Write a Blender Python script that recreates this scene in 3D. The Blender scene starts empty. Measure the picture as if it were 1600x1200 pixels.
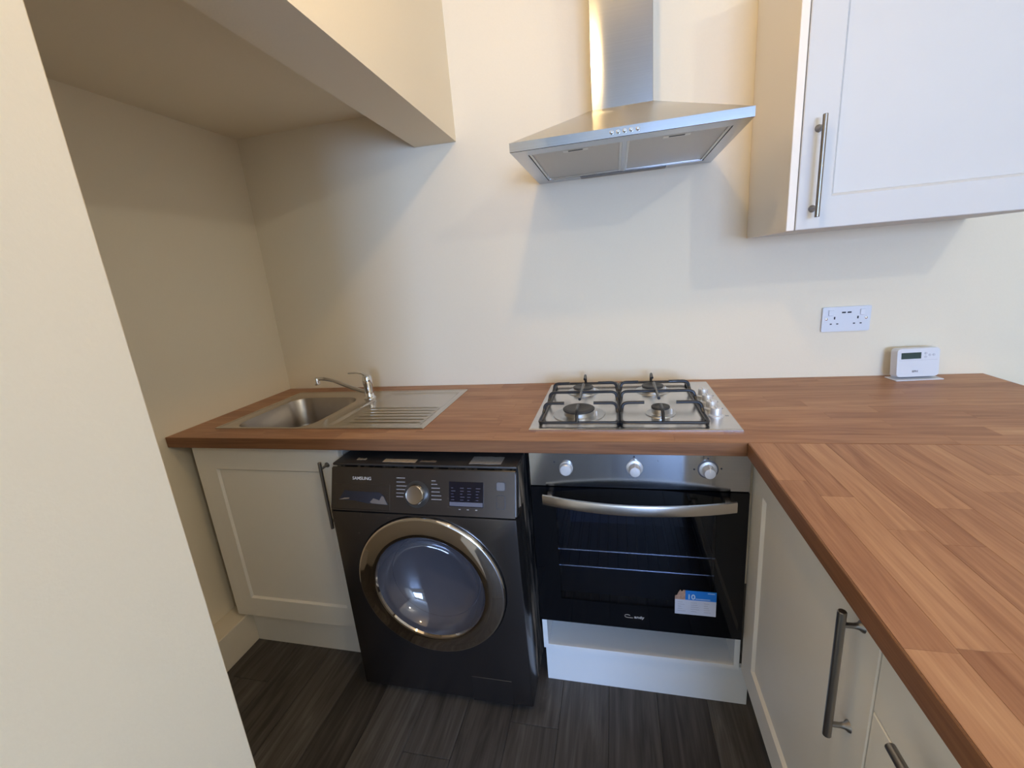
import bpy, bmesh, math, random
from mathutils import Vector, Matrix
random.seed(7)
SC = bpy.context.scene
COL = SC.collection
PI = math.pi

# ------------------------------------------------------------------ camera, world, lights, exposure
cam_d = bpy.data.cameras.new('camera'); cam = bpy.data.objects.new('camera', cam_d); COL.objects.link(cam)
yaw, pitch, roll, fpx = .2427, -.2515, -.0838, 683.68
cy, sy = math.cos(yaw), math.sin(yaw)
fw = Vector((-sy*math.cos(pitch), cy*math.cos(pitch), math.sin(pitch)))
r0 = Vector((cy, sy, 0)); u0 = r0.cross(fw)
rt = r0*math.cos(roll) + u0*math.sin(roll); up = -r0*math.sin(roll) + u0*math.cos(roll)
M = Matrix.Identity(4)
for i in range(3):
    M[i][0] = rt[i]; M[i][1] = up[i]; M[i][2] = -fw[i]
M[0][3], M[1][3], M[2][3] = 1.5468, -1.7622, 1.3752
cam.matrix_world = M
cam_d.sensor_width = 36; cam_d.lens = fpx/1600*36; cam_d.clip_start = .02
SC.camera = cam

world = bpy.data.worlds.new('world'); SC.world = world; world.use_nodes = True
world.node_tree.nodes['Background'].inputs[0].default_value = (.55, .70, 1, 1)
world.node_tree.nodes['Background'].inputs[1].default_value = 1.0
SC.view_settings.view_transform = 'Standard'; SC.view_settings.look = 'None'
SC.view_settings.gamma = 1; SC.view_settings.use_curve_mapping = False
SC.view_settings.exposure = 0.16
LAMP_1 = dict(loc=(1.469, -1.165, 2.345), strength=275, color=(1.0, .68, .29))
LAMP_2 = dict(loc=(3.10, -2.58, 2.390), strength=570, color=(1.0, .97, .84))
WX0, WX1, WZ0, WZ1 = 2.00, 4.10, .80, 2.20      # the window in the wall behind the camera
ad = bpy.data.lights.new('daylight', 'AREA'); ad.shape = 'RECTANGLE'; ad.size = WX1-WX0-.06; ad.size_y = WZ1-WZ0-.06
ad.energy = 305; ad.color = (.36, .56, 1.0)
ao = bpy.data.objects.new('daylight', ad); COL.objects.link(ao)
ao.location = ((WX0+WX1)/2, -7.98, (WZ0+WZ1)/2); ao.rotation_euler = (PI/2, 0, 0)   # light points to +y

# ------------------------------------------------------------------ materials
MATS = {}
def newmat(name):
    m = bpy.data.materials.new(name); m.use_nodes = True
    MATS[name] = m
    nt = m.node_tree
    return m, nt, nt.nodes['Principled BSDF']
def N(nt, t, **kw):
    n = nt.nodes.new(t)
    for k, v in kw.items():
        if k.startswith('i_'):
            n.inputs[k[2:].replace('_', ' ')].default_value = v
        else: setattr(n, k, v)
    return n
def simple(name, col, rough=.5, metal=0., bump=0., scale=60, var=0., coat=0., spec=.5, emit=None):
    m, nt, b = newmat(name); L = nt.links
    b.inputs['Base Color'].default_value = (*col, 1); b.inputs['Roughness'].default_value = rough
    b.inputs['Metallic'].default_value = metal; b.inputs['Coat Weight'].default_value = coat
    b.inputs['Specular IOR Level'].default_value = spec
    tc = N(nt, 'ShaderNodeTexCoord'); no = N(nt, 'ShaderNodeTexNoise', i_Scale=scale, i_Detail=4.0)
    L.new(tc.outputs['Object'], no.inputs['Vector'])
    if var:
        mx = N(nt, 'ShaderNodeMix', data_type='RGBA'); 
        mx.inputs[6].default_value = (*[c*(1-var) for c in col], 1); mx.inputs[7].default_value = (*[min(1, c*(1+var)) for c in col], 1)
        L.new(no.outputs['Fac'], mx.inputs[0]); L.new(mx.outputs[2], b.inputs['Base Color'])
    if bump:
        bp = N(nt, 'ShaderNodeBump', i_Strength=bump, i_Distance=.002)
        L.new(no.outputs['Fac'], bp.inputs['Height']); L.new(bp.outputs['Normal'], b.inputs['Normal'])
    if emit:
        b.inputs['Emission Color'].default_value = (*emit[0], 1); b.inputs['Emission Strength'].default_value = emit[1]
    return m
def brushed(name, col, rough, aniso=.0, rot=.25, stretch=(2, 400, 400), bump=.03, var=.06):
    m, nt, b = newmat(name); L = nt.links
    b.inputs['Metallic'].default_value = 1; b.inputs['Roughness'].default_value = rough
    b.inputs['Anisotropic'].default_value = aniso; b.inputs['Anisotropic Rotation'].default_value = rot
    if aniso:
        tg = N(nt, 'ShaderNodeTangent', direction_type='RADIAL', axis='Z'); L.new(tg.outputs[0], b.inputs['Tangent'])
    tc = N(nt, 'ShaderNodeTexCoord'); mp = N(nt, 'ShaderNodeMapping'); mp.inputs['Scale'].default_value = stretch
    no = N(nt, 'ShaderNodeTexNoise', i_Scale=1.0, i_Detail=3.0)
    L.new(tc.outputs['Object'], mp.inputs[0]); L.new(mp.outputs[0], no.inputs['Vector'])
    mx = N(nt, 'ShaderNodeMix', data_type='RGBA')
    mx.inputs[6].default_value = (*[c*(1-var) for c in col], 1); mx.inputs[7].default_value = (*[min(1, c*(1+var)) for c in col], 1)
    L.new(no.outputs['Fac'], mx.inputs[0]); L.new(mx.outputs[2], b.inputs['Base Color'])
    if bump:
        bp = N(nt, 'ShaderNodeBump', i_Strength=bump, i_Distance=.001)
        L.new(no.outputs['Fac'], bp.inputs['Height']); L.new(bp.outputs['Normal'], b.inputs['Normal'])
    return m
def wood(name, ramp, grain=(1.2, 26, 26), fine=(4, 160, 160), rough=.42, per_object=True, rnd_amt=.62, g_amt=.38, bump=.06, spec=.4):
    """grain runs along local x; every piece gets its own tone and its own slice of the grain"""
    m, nt, b = newmat(name); L = nt.links
    tc = N(nt, 'ShaderNodeTexCoord'); oi = N(nt, 'ShaderNodeObjectInfo')
    off = N(nt, 'ShaderNodeVectorMath', operation='SCALE'); off.inputs[0].default_value = (13.1, 57.3, 31.7)
    L.new(oi.outputs['Random'], off.inputs['Scale'])
    ad_ = N(nt, 'ShaderNodeVectorMath', operation='ADD'); L.new(tc.outputs['Object'], ad_.inputs[0]); L.new(off.outputs[0], ad_.inputs[1])
    mp = N(nt, 'ShaderNodeMapping'); mp.inputs['Scale'].default_value = grain; L.new(ad_.outputs[0], mp.inputs[0])
    n1 = N(nt, 'ShaderNodeTexNoise', i_Scale=1.6, i_Detail=5.0, i_Distortion=1.8); L.new(mp.outputs[0], n1.inputs['Vector'])
    mp2 = N(nt, 'ShaderNodeMapping'); mp2.inputs['Scale'].default_value = fine; L.new(ad_.outputs[0], mp2.inputs[0])
    n2 = N(nt, 'ShaderNodeTexNoise', i_Scale=1.5, i_Detail=6.0); L.new(mp2.outputs[0], n2.inputs['Vector'])
    a = N(nt, 'ShaderNodeMath', operation='MULTIPLY'); L.new(n1.outputs['Fac'], a.inputs[0]); a.inputs[1].default_value = .65
    c = N(nt, 'ShaderNodeMath', operation='MULTIPLY_ADD'); L.new(n2.outputs['Fac'], c.inputs[0]); c.inputs[1].default_value = .35; L.new(a.outputs[0], c.inputs[2])
    st = N(nt, 'ShaderNodeMapRange'); st.inputs[1].default_value = .3; st.inputs[2].default_value = .7; L.new(c.outputs[0], st.inputs[0])
    g = N(nt, 'ShaderNodeMath', operation='MULTIPLY'); L.new(st.outputs[0], g.inputs[0]); g.inputs[1].default_value = g_amt
    r = N(nt, 'ShaderNodeMath', operation='MULTIPLY_ADD'); L.new(oi.outputs['Random'], r.inputs[0]); r.inputs[1].default_value = rnd_amt if per_object else 0.0
    L.new(g.outputs[0], r.inputs[2])
    cr = N(nt, 'ShaderNodeValToRGB'); e = cr.color_ramp.elements
    for i, (p, col) in enumerate(ramp):
        el = e[i] if i < 2 else e.new(p)
        el.position = p; el.color = (*col, 1)
    L.new(r.outputs[0], cr.inputs[0]); L.new(cr.outputs[0], b.inputs['Base Color'])
    b.inputs['Roughness'].default_value = rough; b.inputs['Specular IOR Level'].default_value = spec
    bp = N(nt, 'ShaderNodeBump', i_Strength=bump, i_Distance=.001); L.new(c.outputs[0], bp.inputs['Height']); L.new(bp.outputs[0], b.inputs['Normal'])
    return m

WALL = simple('cream_paint', (.89, .79, .61), rough=.75, bump=.10, scale=190, var=.015, spec=.25)
CEIL = simple('white_ceiling_paint', (.90, .87, .80), rough=.8, bump=.1, scale=150, spec=.2)
UNIT = simple('cream_unit_foil', (.90, .86, .78), rough=.48, var=.015, scale=14, bump=.03, spec=.35)
WUNIT = simple('white_unit_foil', (.66, .65, .63), rough=.45, var=.01, scale=14, spec=.4)
SKIRT = simple('skirting_gloss_paint', (.84, .75, .60), rough=.4, spec=.4)
WHITEB = simple('white_board', (.88, .88, .87), rough=.45)
STEEL = brushed('brushed_steel', (.47, .48, .51), .10, aniso=.95, bump=.005)
STEELP = brushed('hood_steel', (.60, .57, .52), .28, aniso=.85, bump=.012)
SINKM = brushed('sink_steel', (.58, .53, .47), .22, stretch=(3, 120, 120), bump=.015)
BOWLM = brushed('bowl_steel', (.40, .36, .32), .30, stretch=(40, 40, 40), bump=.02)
HOBM = brushed('hob_steel', (.66, .64, .62), .24, stretch=(3, 200, 200), bump=.015)
NICKEL = brushed('satin_nickel', (.29, .275, .26), .32, stretch=(200, 200, 4), bump=.02)
NICKEL_UP = NICKEL
CHROME = simple('chrome', (.80, .80, .80), rough=.06, metal=1)
KNOBM = simple('knob_satin', (.78, .79, .82), rough=.36, metal=.55)
FILTER = brushed('filter_mesh', (.50, .46, .42), .42, stretch=(300, 300, 300), bump=.4)
IRON = simple('black_enamel_iron', (.012, .012, .015), rough=.35, bump=.15, scale=300, coat=.3)
CAPM = simple('burner_cap', (.05, .048, .046), rough=.5, bump=.1, scale=200)
ALU = simple('burner_aluminium', (.62, .62, .62), rough=.3, metal=1)
GLASSB = simple('black_oven_glass', (.004, .0045, .006), rough=.04, spec=.35)
RUBBER = simple('black_rubber', (.01, .01, .012), rough=.6)
LCD = simple('lcd_green', (.030, .060, .055), rough=.25)
PLASTIC = simple('white_plastic', (.74, .76, .80), rough=.35)
SLOT = simple('dark_slot', (.02, .02, .03), rough=.6)
PRINTW = simple('print_white', (.62, .60, .57), rough=.5)
PRINTG = simple('print_grey', (.22, .22, .24), rough=.5)
PRINTD = simple('print_dark', (.035, .035, .05), rough=.5)
BLUE = simple('sticker_blue', (.015, .22, .74), rough=.4)
STWHITE = simple('sticker_white', (.66, .69, .80), rough=.45)
SKIN = simple('sticker_photo', (.50, .32, .24), rough=.5, var=.5, scale=120)
WOODR = [(0, (.235, .098, .049)), (.30, (.350, .165, .086)), (.55, (.440, .225, .120)), (.8, (.525, .288, .155)), (1, (.600, .355, .200))]
WOOD = wood('worktop_oak', WOODR, grain=(1.7, 17, 17), rnd_amt=.34, g_amt=.66, rough=.42, spec=.22, bump=.04)
EDGE = wood('worktop_edge', [(0, (.150, .062, .026)), (.5, (.25, .112, .050)), (1, (.33, .16, .072))], per_object=False, g_amt=.9, rough=.5)
FLOORM = wood('floor_vinyl', [(0, (.022, .018, .015)), (.35, (.048, .041, .036)), (.7, (.090, .079, .070)), (1, (.150, .134, .120))], grain=(1.5, 15, 15), fine=(3, 90, 90), rough=.42, rnd_amt=.42, g_amt=.66, bump=.08, spec=.35)
def graphite():
    m, nt, b = newmat('graphite_paint'); L = nt.links
    b.inputs['Metallic'].default_value = .92; b.inputs['Roughness'].default_value = .27
    tc = N(nt, 'ShaderNodeTexCoord'); n = N(nt, 'ShaderNodeTexNoise', i_Scale=70.0, i_Detail=6.0); L.new(tc.outputs['Object'], n.inputs[0])
    cr = N(nt, 'ShaderNodeValToRGB'); e = cr.color_ramp.elements
    e[0].position = .70; e[0].color = (.125, .115, .112, 1); e[1].position = .80; e[1].color = (.22, .21, .20, 1)
    L.new(n.outputs['Fac'], cr.inputs[0]); L.new(cr.outputs[0], b.inputs['Base Color']); return m
GRAPH = graphite()
def worn():
    m, nt, b = newmat('scuffed_black_side'); L = nt.links
    b.inputs['Roughness'].default_value = .5
    tc = N(nt, 'ShaderNodeTexCoord'); mp = N(nt, 'ShaderNodeMapping'); mp.inputs['Scale'].default_value = (30, 34, 4); L.new(tc.outputs['Object'], mp.inputs[0])
    n = N(nt, 'ShaderNodeTexNoise', i_Scale=1.4, i_Detail=8.0, i_Distortion=1.0); L.new(mp.outputs[0], n.inputs[0])
    cr = N(nt, 'ShaderNodeValToRGB'); e = cr.color_ramp.elements
    e[0].position = .47; e[0].color = (.014, .013, .013, 1); e[1].position = .66; e[1].color = (.42, .34, .26, 1)
    L.new(n.outputs['Fac'], cr.inputs[0]); L.new(cr.outputs[0], b.inputs['Base Color']); return m
WORN = worn()
DRUM = simple('door_bowl_glass', (.11, .105, .12), rough=.06, metal=.35, coat=1.0)
RINGM = simple('dark_chrome_ring', (.60, .56, .52), rough=.06, metal=1)
def ovenglass():
    m = bpy.data.materials.new('oven_window_glass'); m.use_nodes = True; nt = m.node_tree; L = nt.links
    nt.nodes.clear(); o = N(nt, 'ShaderNodeOutputMaterial'); mx = N(nt, 'ShaderNodeMixShader'); t = N(nt, 'ShaderNodeBsdfTransparent')
    t.inputs[0].default_value = (.58, .60, .66, 1); g = N(nt, 'ShaderNodeBsdfGlossy'); g.inputs['Roughness'].default_value = .04
    f = N(nt, 'ShaderNodeFresnel', i_IOR=1.45)
    L.new(f.outputs[0], mx.inputs[0]); L.new(t.outputs[0], mx.inputs[1]); L.new(g.outputs[0], mx.inputs[2]); L.new(mx.outputs[0], o.inputs[0]); return m
OGLASS = ovenglass()
CAVITY = simple('oven_enamel', (.15, .17, .21), rough=.35)
RACK = simple('oven_rack_wire', (.7, .7, .7), rough=.25, metal=1)

# ------------------------------------------------------------------ object helpers
WL = {}
def tag(o, label=None, cat=None, group=None, kind=None):
    if label: o['label'] = label
    if cat: o['category'] = cat
    if group: o['group'] = group
    if kind: o['kind'] = kind
    return o
def thing(name, loc, label, cat, group=None):
    o = bpy.data.objects.new(name, None); COL.objects.link(o); o.location = loc; o.empty_display_size = .05
    WL[o.name] = Vector(loc); return tag(o, label, cat, group)
def obj(name, bm, mat, parent=None, smooth=False, label=None, origin=None, kind=None, keep_origin=False):
    me = bpy.data.meshes.new(name)
    if smooth:
        for f in bm.faces: f.smooth = True
    if origin is None and not keep_origin:
        lo = Vector([min(v.co[i] for v in bm.verts) for i in range(3)]); hi = Vector([max(v.co[i] for v in bm.verts) for i in range(3)])
        origin = (lo+hi)/2
    origin = Vector(origin or (0, 0, 0))
    bmesh.ops.translate(bm, vec=-origin, verts=bm.verts)
    bmesh.ops.recalc_face_normals(bm, faces=bm.faces)
    bm.to_mesh(me); bm.free()
    mats = mat if isinstance(mat, (list, tuple)) else [mat]
    for m in mats: me.materials.append(m)
    o = bpy.data.objects.new(name, me); COL.objects.link(o)
    place(o, origin, parent)
    if smooth:
        try: me.set_sharp_from_angle(angle=math.radians(38))
        except Exception: pass
    if label: o['label'] = label
    if kind: o['kind'] = kind
    return o
def place(o, world_loc, parent=None):
    WL[o.name] = Vector(world_loc)
    if parent is not None:
        o.parent = parent; o.location = Vector(world_loc) - WL[parent.name]
    else: o.location = world_loc
def box(bm, x0, x1, y0, y1, z0, z1, bev=0, seg=1):
    vs = [bm.verts.new(p) for p in ((x0, y0, z0), (x1, y0, z0), (x1, y1, z0), (x0, y1, z0), (x0, y0, z1), (x1, y0, z1), (x1, y1, z1), (x0, y1, z1))]
    fs = [bm.faces.new([vs[i] for i in q]) for q in ((0, 3, 2, 1), (4, 5, 6, 7), (0, 1, 5, 4), (1, 2, 6, 5), (2, 3, 7, 6), (3, 0, 4, 7))]
    if bev:
        es = list({e for f in fs for e in f.edges})
        bmesh.ops.bevel(bm, geom=es, offset=bev, segments=seg, affect='EDGES', profile=.5)
    return bm
def B(*a, **k): return box(bmesh.new(), *a, **k)
def prism(bm, pts, axis, a0, a1):
    """closed outline pts (2-D) pushed along an axis. axis 'x': pts=(y,z); 'y': (x,z); 'z': (x,y)"""
    f = {'x': lambda p, a: (a, p[0], p[1]), 'y': lambda p, a: (p[0], a, p[1]), 'z': lambda p, a: (p[0], p[1], a)}[axis]
    A = [bm.verts.new(f(p, a0)) for p in pts]; Bv = [bm.verts.new(f(p, a1)) for p in pts]; n = len(pts)
    bm.faces.new(A); bm.faces.new(Bv[::-1])
    for i in range(n): bm.faces.new((A[i], A[(i+1) % n], Bv[(i+1) % n], Bv[i]))
    return bm
def lathe(bm, prof, c, ax='z', n=32, cap=True):
    """profile list of (radius, height) turned about an axis through c"""
    c = Vector(c); D = {'z': (Vector((1, 0, 0)), Vector((0, 1, 0)), Vector((0, 0, 1))), 'y': (Vector((1, 0, 0)), Vector((0, 0, 1)), Vector((0, -1, 0))),
                        'x': (Vector((0, 1, 0)), Vector((0, 0, 1)), Vector((-1, 0, 0)))}[ax] if isinstance(ax, str) else ax
    rings = []
    for r, h in prof:
        if r < 1e-6: rings.append([bm.verts.new(c+D[2]*h)])
        else: rings.append([bm.verts.new(c+D[0]*r*math.cos(2*PI*i/n)+D[1]*r*math.sin(2*PI*i/n)+D[2]*h) for i in range(n)])
    for a, b in zip(rings, rings[1:]):
        for i in range(n):
            j = (i+1) % n
            if len(a) == 1 and len(b) == 1: continue
            if len(a) == 1: bm.faces.new((a[0], b[i], b[j]))
            elif len(b) == 1: bm.faces.new((a[i], a[j], b[0]))
            else: bm.faces.new((a[i], a[j], b[j], b[i]))
    if cap:
        if len(rings[0]) > 1: bm.faces.new(rings[0][::-1])
        if len(rings[-1]) > 1: bm.faces.new(rings[-1])
    return bm
def tube(bm, pts, r, n=12, flat=None):
    pts = [Vector(p) for p in pts]; m = len(pts)
    rs = r if isinstance(r, (list, tuple)) else [r]*m
    T = [(pts[min(i+1, m-1)]-pts[max(i-1, 0)]).normalized() for i in range(m)]
    up_ = Vector((0, 0, 1)) if abs(T[0].z) < .9 else Vector((0, 1, 0))
    S = T[0].cross(up_).normalized(); rings = []
    for i in range(m):
        S = (S - T[i]*S.dot(T[i])).normalized(); U = S.cross(T[i])
        fa = flat or (1, 1)
        rings.append([bm.verts.new(pts[i]+S*rs[i]*fa[0]*math.cos(2*PI*k/n)+U*rs[i]*fa[1]*math.sin(2*PI*k/n)) for k in range(n)])
    for a, b in zip(rings, rings[1:]):
        for i in range(n): bm.faces.new((a[i], a[(i+1) % n], b[(i+1) % n], b[i]))
    bm.faces.new(rings[0][::-1]); bm.faces.new(rings[-1]); return bm
def arc(p0, p1, p2, n=6):
    """rounded corner from p0 to p2 with control p1"""
    a, b, c = Vector(p0), Vector(p1), Vector(p2)
    return [a*(1-t)**2 + b*2*t*(1-t) + c*t*t for t in [i/n for i in range(n+1)]]
def rrect(w, h, r, n=6):
    out = []
    for cx, cy_, a0 in ((w/2-r, h/2-r, 0), (-w/2+r, h/2-r, PI/2), (-w/2+r, -h/2+r, PI), (w/2-r, -h/2+r, 3*PI/2)):
        for i in range(n+1):
            a = a0+PI/2*i/n; out.append((cx+r*math.cos(a), cy_+r*math.sin(a)))
    return out
def mapped(bm, f):
    for v in bm.verts: v.co = f(*v.co)
    return bm
def text_bm(s, size, sx=1.0, ext=.0004, bold=0):
    cu = bpy.data.curves.new('t', 'FONT'); cu.body = s; cu.size = size; cu.extrude = ext; cu.align_x = 'CENTER'; cu.align_y = 'CENTER'; cu.offset = bold
    o = bpy.data.objects.new('t', cu); COL.objects.link(o)
    dg = bpy.context.evaluated_depsgraph_get(); me = bpy.data.meshes.new_from_object(o.evaluated_get(dg))
    bm = bmesh.new(); bm.from_mesh(me); bpy.data.objects.remove(o); bpy.data.curves.remove(cu); bpy.data.meshes.remove(me)
    for v in bm.verts: v.co.x *= sx
    return bm

# ------------------------------------------------------------------ the room
XR, YB, ZC = 4.30, -8.00, 2.75       # right wall, rear wall, ceiling
def struct(name, bm, mat, parent=None, **k):
    o = obj(name, bm, mat, parent, **k)
    if parent is None: o['kind'] = 'structure'
    return o
flo = struct('floor', B(-.12, XR+.1, YB-.1, .1, -.08, -.004), simple('subfloor', (.02, .018, .016), .8))
# vinyl planks along y, each a piece of its own
PW, PL = .152, 1.22
shared = {}
x = -.02; row = 0
while x < XR:
    x1 = min(x+PW, XR); y = .0 - [.0, .74, .33, 1.02, .52, .18, .88][row % 7]
    segs = []
    if y < 0: segs.append((0, y))
    while y > YB:
        y2 = max(y-PL, YB); segs.append((y, y2)); y = y2
    for a, b in segs:
        l = a-b
        if l < .02: continue
        w = x1-x; key = (round(w, 3), round(l, 3))
        if key not in shared:
            bm = B(-l/2+.0006, l/2-.0006, -w/2+.0005, w/2-.0005, -.004, 0, bev=.0009)
            me = bpy.data.meshes.new('plank'); bmesh.ops.recalc_face_normals(bm, faces=bm.faces); bm.to_mesh(me); bm.free(); me.materials.append(FLOORM); shared[key] = me
        o = bpy.data.objects.new('plank', shared[key]); COL.objects.link(o); place(o, ((x+x1)/2, (a+b)/2, 0), flo); o.rotation_euler = (0, 0, PI/2)
    x = x1; row += 1
struct('wall_back', B(-.12, XR+.1, 0, .10, 0, 2.85), WALL)
struct('wall_left', B(-.12, 0, -1.36, 0, 0, 2.85), WALL)
BX0, BX1 = .8016, .9713             # the downstand over the alcove opening
bm = bmesh.new()
sl = .012/.5
prism(bm, [(0, 1.8710), (0, 2.77), (-1.35, 2.77), (-1.35, 1.8710+sl*1.35)], 'x', BX0, BX1)
for v in bm.verts:
    if v.co.z < 2.2 and v.co.x > .9: v.co.z -= .0025
struct('trim_1', bm, WALL, label='boxed downstand beam over the sink alcove')
struct('ceiling_1', B(0, BX0, -1.36, 0, 2.009, 2.10), WALL, label='low ceiling of the alcove')
bm = B(-.12, .97, YB, -1.35, 0, 2.52, bev=.003)
struct('wall_front_left', bm, WALL, label='near wall jutting forward beside the alcove')
struct('wall_right', B(XR, XR+.1, YB, 0, 0, 2.85), WALL)
bm = bmesh.new()
for a in ((-.12, WX0, 0, 2.85), (WX1, XR+.1, 0, 2.85), (WX0, WX1, 0, WZ0), (WX0, WX1, WZ1, 2.85)): box(bm, a[0], a[1], YB-.2, YB, a[2], a[3])
struct('wall_rear', bm, WALL)
struct('ceiling', B(-.12, XR+.1, YB-.1, .1, ZC, ZC+.1), CEIL)
win = bmesh.new()
for a in ((WX0, WX0+.05, WZ0, WZ1), (WX1-.05, WX1, WZ0, WZ1), (WX0, WX1, WZ0, WZ0+.05), (WX0, WX1, WZ1-.05, WZ1), ((WX0+WX1)/2-.025, (WX0+WX1)/2+.025, WZ0, WZ1)):
    box(win, a[0], a[1], YB-.02, YB+.04, a[2], a[3], bev=.004)
w1 = struct('window_1', win, PLASTIC)
obj('window_sill', B(WX0-.04, WX1+.04, YB+.0, YB+.12, WZ0-.03, WZ0, bev=.006), PLASTIC, w1)
# boxed-in skirting along the alcove's left wall
bs = bmesh.new(); box(bs, 0, .095, -1.35, -.02, 0, .14, bev=.004, seg=2)
struct('baseboard_left', bs, SKIRT)
struct('baseboard_right', B(XR-.018, XR, YB, -.02, 0, .12, bev=.003), SKIRT)
def ceiling_lamp(spec, label):
    t = thing('ceiling_light', (spec['loc'][0], spec['loc'][1], ZC), label, 'light', 'ceiling lamps above the kitchen')
    x, y, z = spec['loc']
    obj('ceiling_rose', lathe(bmesh.new(), [(.05, ZC-.0), (.05, ZC-.008), (.03, ZC-.02), (.02, ZC-.03), (.018, ZC-.045), (.004, ZC-.05), (.004, z+.06), (.016, z+.055), (.016, z+.034)], (x, y, 0)), PLASTIC, t, True)
    m = simple('lamp_glass', (.9, .85, .75), .3, emit=(spec['color'], spec['strength']))
    obj('bulb', lathe(bmesh.new(), [(0, z-.032), (.016, z-.028), (.028, z-.014), (.032, z), (.028, z+.014), (.018, z+.028), (.014, z+.034)], (x, y, 0), n=20), m, t, True)
ceiling_lamp(LAMP_1, 'bare bulb ceiling lamp above the kitchen floor by the alcove')
ceiling_lamp(LAMP_2, 'bare bulb ceiling lamp beyond the peninsula near the window')

# ------------------------------------------------------------------ worktops of glued staves
ZT, ZB_ = .910, .8725
D = .635; XI = 1.8647; XE = 2.760; PY = -1.90
SH = (.150, .925, -.535, -.100); HH = (1.310, 1.852, -.540, -.070)     # cut-outs for sink and hob
def cut(rs, h):
    out = []
    for (a, b, c, d) in rs:
        if b <= h[0] or a >= h[1] or d <= h[2] or c >= h[3]: out.append((a, b, c, d)); continue
        if a < h[0]: out.append((a, h[0], c, d))
        if b > h[1]: out.append((h[1], b, c, d))
        m0, m1 = max(a, h[0]), min(b, h[1])
        if c < h[2]: out.append((m0, m1, c, h[2]))
        if d > h[3]: out.append((m0, m1, h[3], d))
    return out
def stave(x0, x1, y0, y1, along, parent):
    lx, ly = (x1-x0, y1-y0) if along == 'x' else (y1-y0, x1-x0)
    bm = B(-lx/2, lx/2, -ly/2, ly/2, -.004, 0, bev=.00035)
    me = bpy.data.meshes.new('stave'); bmesh.ops.recalc_face_normals(bm, faces=bm.faces); bm.to_mesh(me); bm.free(); me.materials.append(WOOD)
    o = bpy.data.objects.new('stave', me); COL.objects.link(o); place(o, ((x0+x1)/2, (y0+y1)/2, ZT), parent)
    if along == 'y': o.rotation_euler = (0, 0, PI/2)
wt = thing('worktop', (1.4, -.3, ZB_), 'wood-block worktop along the wall carrying sink and hob', 'worktop')
bm = bmesh.new()
for r in cut(cut([(.001, XE, -D+.003, -.001)], SH), HH): box(bm, r[0], r[1], r[2], r[3], ZB_, ZT-.004)
obj('core', bm, EDGE, wt, origin=(1.4, -.3, .89))
rows = 11; h = (D-.003)/rows
for i in range(rows):
    y1 = -.001-i*h; y0 = y1-h+.0002; x = .001
    first = random.uniform(.12, .5)
    while x < XE:
        l = first if x < .01 else random.uniform(.28, .62)
        x1 = min(x+l, XE)
        if XE-x1 < .1: x1 = XE
        for r in cut(cut([(x, x1-.0002, y0, y1)], SH), HH): stave(*r, 'x', wt)
        x = x1
obj('edging', B(.001, XI, -D, -D+.003, ZB_, ZT, bev=.0012), EDGE, wt, origin=(1, -D, .89))
pt = thing('peninsula_worktop', (2.3, -1.2, ZB_), 'wood-block worktop of the peninsula running towards the viewer', 'worktop')
obj('core', B(XI+.003, XE, PY, -D-.0005, ZB_, ZT-.004), EDGE, pt)
rows = 16; h = (XE-XI-.003)/rows
for i in range(rows):
    x0 = XI+.003+i*h; x1 = x0+h-.0002; y = -D-.0005; first = random.uniform(.1, .45)
    while y > PY:
        l = first if y > -D-.01 else random.uniform(.30, .62)
        y2 = max(y-l, PY)
        if y2-PY < .1: y2 = PY
        stave(x0, x1, y2+.0002, y, 'y', pt); y = y2
bm = B(-(-D-PY)/2, (-D-PY)/2, -.0015, .0015, ZB_-.89, ZT-.89, bev=.0012)
eo = obj('edging', bm, EDGE, pt, keep_origin=True); place(eo, (XI+.0015, (PY-D)/2, .89), pt); eo.rotation_euler = (0, 0, PI/2)

# ------------------------------------------------------------------ kitchen units
def bar_handle(parent, f, length=.24, mat=NICKEL, stand=.034, r=.0058):
    """bar along local v, two flared posts; f maps (u,v,w) to world"""
    bm = bmesh.new(); hl = length/2
    tube(bm, [f(0, -hl, stand), f(0, -hl+.001, stand), f(0, hl-.001, stand), f(0, hl, stand)], [r*.85, r, r, r*.85], 14)
    for s in (-1, 1):
        v = s*.096
        tube(bm, [f(0, v, 0), f(0, v, .002), f(0, v, .006), f(0, v, .012), f(0, v, stand-.002)], [.0095, .009, .0055, .0042, .0042], 12)
    return obj('handle', bm, mat, parent, True)
def shaker(parent, f, u0, u1, v0, v1, mat, name='door', th=.020, st=.080, rec=.007, ch=.006, label=None):
    """frame with a sunk panel as its child; outer face at w=0, back at w=-th"""
    bm = bmesh.new()
    O = [(u0, v0), (u1, v0), (u1, v1), (u0, v1)]
    b = .0018
    def ins(d): return [(u0+d, v0+d), (u1-d, v0+d), (u1-d, v1-d), (u0+d, v1-d)]
    loops = [(O, -th), (O, -b), (ins(b), 0), (ins(st), 0), (ins(st+ch), -rec), (ins(st+ch), -th+.004)]
    R = [[bm.verts.new(f(p[0], p[1], w)) for p in L_] for L_, w in loops]
    for a, c in zip(R, R[1:]):
        for i in range(4): bm.faces.new((a[i], a[(i+1) % 4], c[(i+1) % 4], c[i]))
    for i in range(4): bm.faces.new((R[0][i], R[0][(i+1) % 4], R[-1][(i+1) % 4], R[-1][i]))
    d = obj(name, bm, mat, parent, label=label)
    bm = bmesh.new(); q = ins(st+ch+.0003)
    A = [bm.verts.new(f(p[0], p[1], -rec)) for p in q]; C_ = [bm.verts.new(f(p[0], p[1], -th+.003)) for p in q]
    bm.faces.new(A); bm.faces.new(C_[::-1])
    for i in range(4): bm.faces.new((A[i], A[(i+1) % 4], C_[(i+1) % 4], C_[i]))
    obj('panel', bm, mat, d)
    return d
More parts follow.
